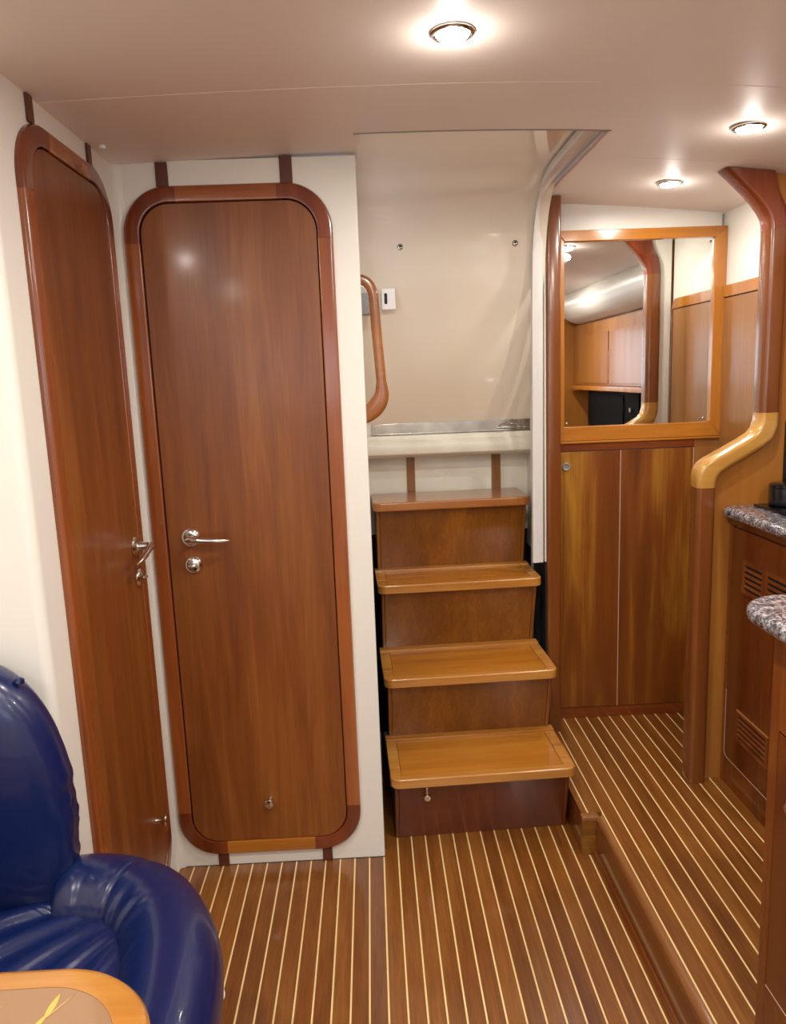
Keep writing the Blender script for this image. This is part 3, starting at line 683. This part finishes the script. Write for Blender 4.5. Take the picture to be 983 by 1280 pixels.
link('door', MB().box(1.402, 1.4095, .34, 1.02, 1.0, 1.235), M['oven'], ov, bev=.002)
link('knob', MB().lathe([(0, 0), (.014, 0), (.013, .014), (0, .015)], (1.41, 1.15, 1.16), (-1, 0, 0)), M['steel'], ov)
# padded white roll above them
rl = []
for i in range(27):
    y = .0 + .012*i if i < 8 else .096 + (i-8)*.108; e = math.sqrt(max(.0004, 1-(1-min(1, i/8))**2))
    rl.append([(1.43+.15*e*math.cos(2*math.pi*j/24), y, 1.795+.115*e*math.sin(2*math.pi*j/24)) for j in range(24)])
link('padded_roll', MB().rings(rl), M['vinyl'], None, at=(1.43, .9, 1.80), label='white padded roll under the ceiling, seen in the mirror', cat='padding', smooth=70)

# ------------------------------------------------------------------ ceiling downlights
def downlight(x, y, label, group=None, k=1.0):
    z = zc(x)
    t = thing('downlight', label, 'ceiling light', (x, y, z), group=group)
    link('bezel', MB().lathe([(.029, 0), (.0375, 0), (.0375, -.0025), (.0345, -.005), (.031, -.0055), (.029, -.004), (.029, 0)][:-1], (x, y, z-.0003), (0, 0, 1), 32), M['chrome'], t)
    link('lens', MB().lathe([(0, -.001), (.0285, -.001), (.0285, -.004), (.025, -.0085), (.014, -.0112), (0, -.012)], (x, y, z), (0, 0, 1), 28), M['lens'], t)
    ld = bpy.data.lights.new('bulb', 'AREA'); ld.shape = 'DISK'; ld.size = .04; ld.energy = LAMP_W*k; ld.color = LAMP_COL
    lo = bpy.data.objects.new('bulb', ld); COL.objects.link(lo); lo.parent = t; lo.location = (0, 0, -.0145)
    pd = bpy.data.lights.new('bulb_glow', 'POINT'); pd.shadow_soft_size = .012; pd.energy = LAMP_W*.09*min(1, k); pd.color = LAMP_COL
    po = bpy.data.objects.new('bulb_glow', pd); COL.objects.link(po); po.parent = t; po.location = (0, 0, -.045)
names = ['lit chrome-rimmed downlight nearest the camera, above the steps', 'lit downlight at the right edge of the ceiling',
         'lit downlight in front of the mirror, above the walkway']
for i, (x, y) in enumerate(LAMPS):
    downlight(x, y, names[i] if i < 3 else 'lit downlight in the ceiling behind the camera', None if i < 3 else 'downlights behind the camera', (1.1, .62, .5)[i] if i < 3 else 1.15)
link('ceiling_button', MB().lathe([(0, .0), (.007, 0), (.007, -.006), (.005, -.008), (0, -.008)], (-.5825, 1.874, zc(-.5825)-.0002), (0, 0, 1), 20), M['whitep'], None, at=(-.5825, 1.874, zc(-.5825)), label='tiny white button on the ceiling near the left corner', cat='button')

# ------------------------------------------------------------------ blue settee
se = thing('settee', 'navy blue leather settee end with rounded back and bolster arm', 'sofa', (-.7, 1.0, 0))
# base
bp_ = [(-1.34, .72), (-1.34, 1.355), (-.60, 1.355), (-.50, 1.335), (-.42, 1.29), (-.36, 1.22), (-.325, 1.13), (-.308, 1.02), (-.30, .88), (-.30, .72)]
link('base', MB().prism(bp_, 'Z', .0, .40), M['blue_dark'], se, bev=.03, seg=3)
# seat cushion with radiating folds, ends in a rounded piped corner
def seat_fn(u, v):
    # outline: rounded far right corner
    y = .715 + .56*v; r = .16; xr = -.408
    if y > 1.22-r:
        dy = y-(1.22-r); xr = -.408 - r + math.sqrt(max(0, r*r - dy*dy*.93))
    x = -1.33 + (xr+1.33)*u
    ex = min(1, (xr-x)/.035); ey = min(1, max(0, 1.275-y)/.03)
    z = .478 - .022*(1-ex)**2 - .02*(1-ey)**2
    dxx, dyy = x+.38, y-1.28; rr = math.hypot(dxx, dyy); th = math.atan2(dyy, dxx)
    amp = .0050*math.exp(-((rr-.30)/.16)**2)*min(1, max(0, (xr-x)/.05))
    s_ = math.sin(th*26 + 1.8*math.sin(rr*9)+.8)
    z += amp*(abs(s_)**.6*math.copysign(1, s_)) + .006*math.sin(x*5+1)*math.sin(y*4)
    return (x, y, z)
mb = MB().grid(seat_fn, 190, 110)
link('seat_cushion', mb, M['blue'], se, smooth=80)
pp = [(-1.33, 1.249)] + [(x/100, 1.249) for x in range(-120, -62, 10)]
def corner(y0):
    r = .16; return [(-.408-r+math.sqrt(max(0, r*r-(y-(1.22-r))**2*.93)), y) for y in y0]
pp = corner([1.215, 1.205, 1.19, 1.17, 1.14, 1.10, 1.06, 1.0, .9, .8, .72])
link('seat_piping', MB().tube([(x+.003, y+.002, .468) for x, y in [(-.75, 1.235), (-.66, 1.232), (-.62, 1.226)] + pp], .0035, 8), M['blue_dark'], se)
# bolster arm: swept tube with gathers on the inside of the bend
cp = smooth_prof([(-.618, 1.262), (-.595, 1.266), (-.54, 1.27), (-.48, 1.256), (-.425, 1.222), (-.382, 1.160), (-.352, 1.08), (-.337, .98), (-.332, .88), (-.331, .80), (-.331, .72)], 14)
rs = []; acc = 0
for i, (x, y) in enumerate(cp):
    a = cp[max(i-1, 0)]; c = cp[min(i+1, len(cp)-1)]; t_ = Vector((c[0]-a[0], c[1]-a[1], 0)).normalized(); out = Vector((-t_.y, t_.x, 0))
    if i: acc += math.hypot(x-cp[i-1][0], y-cp[i-1][1])
    bendw = math.exp(-((acc-.20)/.13)**2)
    ring = []
    for j in range(40):
        an = 2*math.pi*j/40; ca, sa = math.cos(an), math.sin(an)       # ca: outward, sa: up
        rr_ = .080*math.sqrt(max(.01, 1-(1-min(1, acc/.055))**2))
        inn = max(0, -ca*.75+sa*.35)
        f = math.sin(acc*120+1.5*math.sin(acc*23))+.5*math.sin(acc*211+1); rr_ += bendw*inn**1.5*.0034*f*(.55+.45*math.sin(acc*41+an*2)) 
        # puckered seam across the arm
        rr_ -= .005*math.exp(-((acc-.155)/.006)**2)*max(0, sa*.8+.3)
        zz = .455 + rr_*sa*(1.05 if sa > 0 else 1.0)
        ring.append(Vector((x, y, 0)) + out*(rr_*ca) + Vector((0, 0, zz)))
    rs.append(ring)
link('bolster', MB().rings(rs), M['blue'], se, smooth=80)
# lower valance of the arm: gathered skirt from the roll down towards the floor
rs = []
for k in range(16):
    zz = .46 - k*.028; ins = .002 + .0035*k + (.0 if k < 13 else .006*(k-13))
    row = []; acc = 0
    for i, (x, y) in enumerate(cp[20:]):
        i += 20
        a = cp[max(i-1, 0)]; c = cp[min(i+1, len(cp)-1)]; t_ = Vector((c[0]-a[0], c[1]-a[1], 0)).normalized(); out = Vector((-t_.y, t_.x, 0))
        acc += math.hypot(x-cp[i-1][0], y-cp[i-1][1])
        row.append(Vector((x, y, zz)) + out*(.078-ins+.0020*math.sin(acc*85)*k/16))
    rs.append(row)
link('skirt', MB().rings(rs, closed_ring=False), M['blue'], se, smooth=80)
# backrest: thick rounded pad
rs = []; zc0, H2 = .655, .245; xr, xl = -.562, -1.30
NX, NA = 60, 44
outline = []
def back_half(x):      # half height at x from the rounded right end
    r = .17; d = xr-x
    return 1 if d > r else math.sqrt(max(0, 1-((r-d)/r)**2.3))
for i in range(NX+1):
    s = i/NX; x = xr - (xr-xl)*(s**1.9 if s < 1 else 1)
    h = max(.004, back_half(x)); top = .665 + .245*h - .02*(1-h) + .020*min(1, (xr-x)/.25); bot = .66 - .235*min(1, h*1.6)
    cz, hz = (top+bot)/2, (top-bot)/2; hy = .074*min(1, .35+h*.65)*(h**.4)
    ring = []
    for j in range(NA):
        an = 2*math.pi*j/NA; ca, sa = math.cos(an), math.sin(an)
        puff = 1+.0*ca
        y = 1.284 + hy*math.copysign(abs(ca)**.62, ca)
        z = cz + hz*math.copysign(abs(sa)**.8, sa)
        wr = (.0012*math.sin(z*70+x*30)+.0012*math.sin(z*190+2*math.sin(z*31)))*math.exp(-((xr-x)/.02)**2)*(1.4 if z < .72 else .5)
        ring.append((x+wr, y, z))
    rs.append(ring)
link('backrest', MB().rings(rs), M['blue'], se, smooth=80)
link('back_button', MB().lathe([(0, 0), (.009, 0), (.007, .006), (0, .008)], (-.632, 1.284, .881), (.4, 0, 1), 16), M['blue'], se)
link('floor_clip', MB().lathe([(0, 0), (.010, 0), (.010, .006), (.006, .010), (0, .011)], (-.287, 1.10, .40), (1, .3, 0), 16), M['whitep'], se)

# ------------------------------------------------------------------ saloon table
tb = thing('saloon_table', 'rounded table corner with an orange wood rim and tan centre', 'table', (-.8, .3, 0))
def rr2(x0, x1, y0, y1, r, n=14): return rrect(x0, x1, y0, y1, r, n)
outer = rr2(-1.15, -.268, -.30, .846, .135); inner = rr2(-1.112, -.306, -.262, .812, .105)
mb = MB(); n = len(outer)
levels = [(outer, .652), (outer, .676), (inner, .6800)]
o0 = [(.5*(a[0]+b[0]) if False else a[0], a[1]) for a, b in zip(outer, inner)]
def shrink(P, d, z):
    cx_, cy_ = -.709, .273
    return [(x - math.copysign(min(abs(x-cx_), d), x-cx_)*abs(x-cx_)/.441, y - math.copysign(min(abs(y-cy_), d), y-cy_)*abs(y-cy_)/.573, z) for x, y in P]
rings_ = [[(x, y, .650) for x, y in inner], shrink(outer, .004, .650), shrink(outer, .0, .656), shrink(outer, 0, .672), shrink(outer, .004, .6785), shrink(outer, .010, .680), [(x, y, .680) for x, y in inner]]
mb.rings(rings_, True, True, False)
link('tabletop_rim', mb, M['table_rim'], tb, smooth=50)
tp = link('tabletop_centre', MB().prism([(x, y) for x, y in rr2(-1.1118, -.3062, -.2618, .8118, .1048)], 'Z', .655, .6795), M['table_in'], tb)
def leaf(cx_, cy_, ln, wd_, ang, mat, up=0):
    P = []
    for s in (1, -1):
        for i in range(9):
            t_ = i/8 if s > 0 else 1-i/8
            u = (t_-.5)*ln; v_ = s*wd_*math.sin(math.pi*t_)**.8*(1-.35*t_)
            P.append((cx_+u*math.cos(ang)-v_*math.sin(ang), cy_+u*math.sin(ang)+v_*math.cos(ang)))
    P = [p for i, p in enumerate(P) if i not in (9, 17)]
    link('leaf_inlay', MB().prism(P, 'Z', .6793, .6799+up), mat, tp)
leaf(-.3955, .783, .036, .0046, math.radians(84), M['inlay']); leaf(-.401, .760, .030, .0034, math.radians(70), M['inlay'], .0001)
leaf(-.386, .782, .040, .0018, math.radians(58), M['inlay2'], .0002); leaf(-.468, .775, .05, .0016, math.radians(42), M['inlay2'])
link('pedestal', MB().lathe([(0, 0), (.16, 0), (.16, .012), (.06, .03), (.045, .06), (.045, .60), (.09, .648), (0, .648)], (-.75, .30, 0), (0, 0, 1), 36), M['steel'], tb)
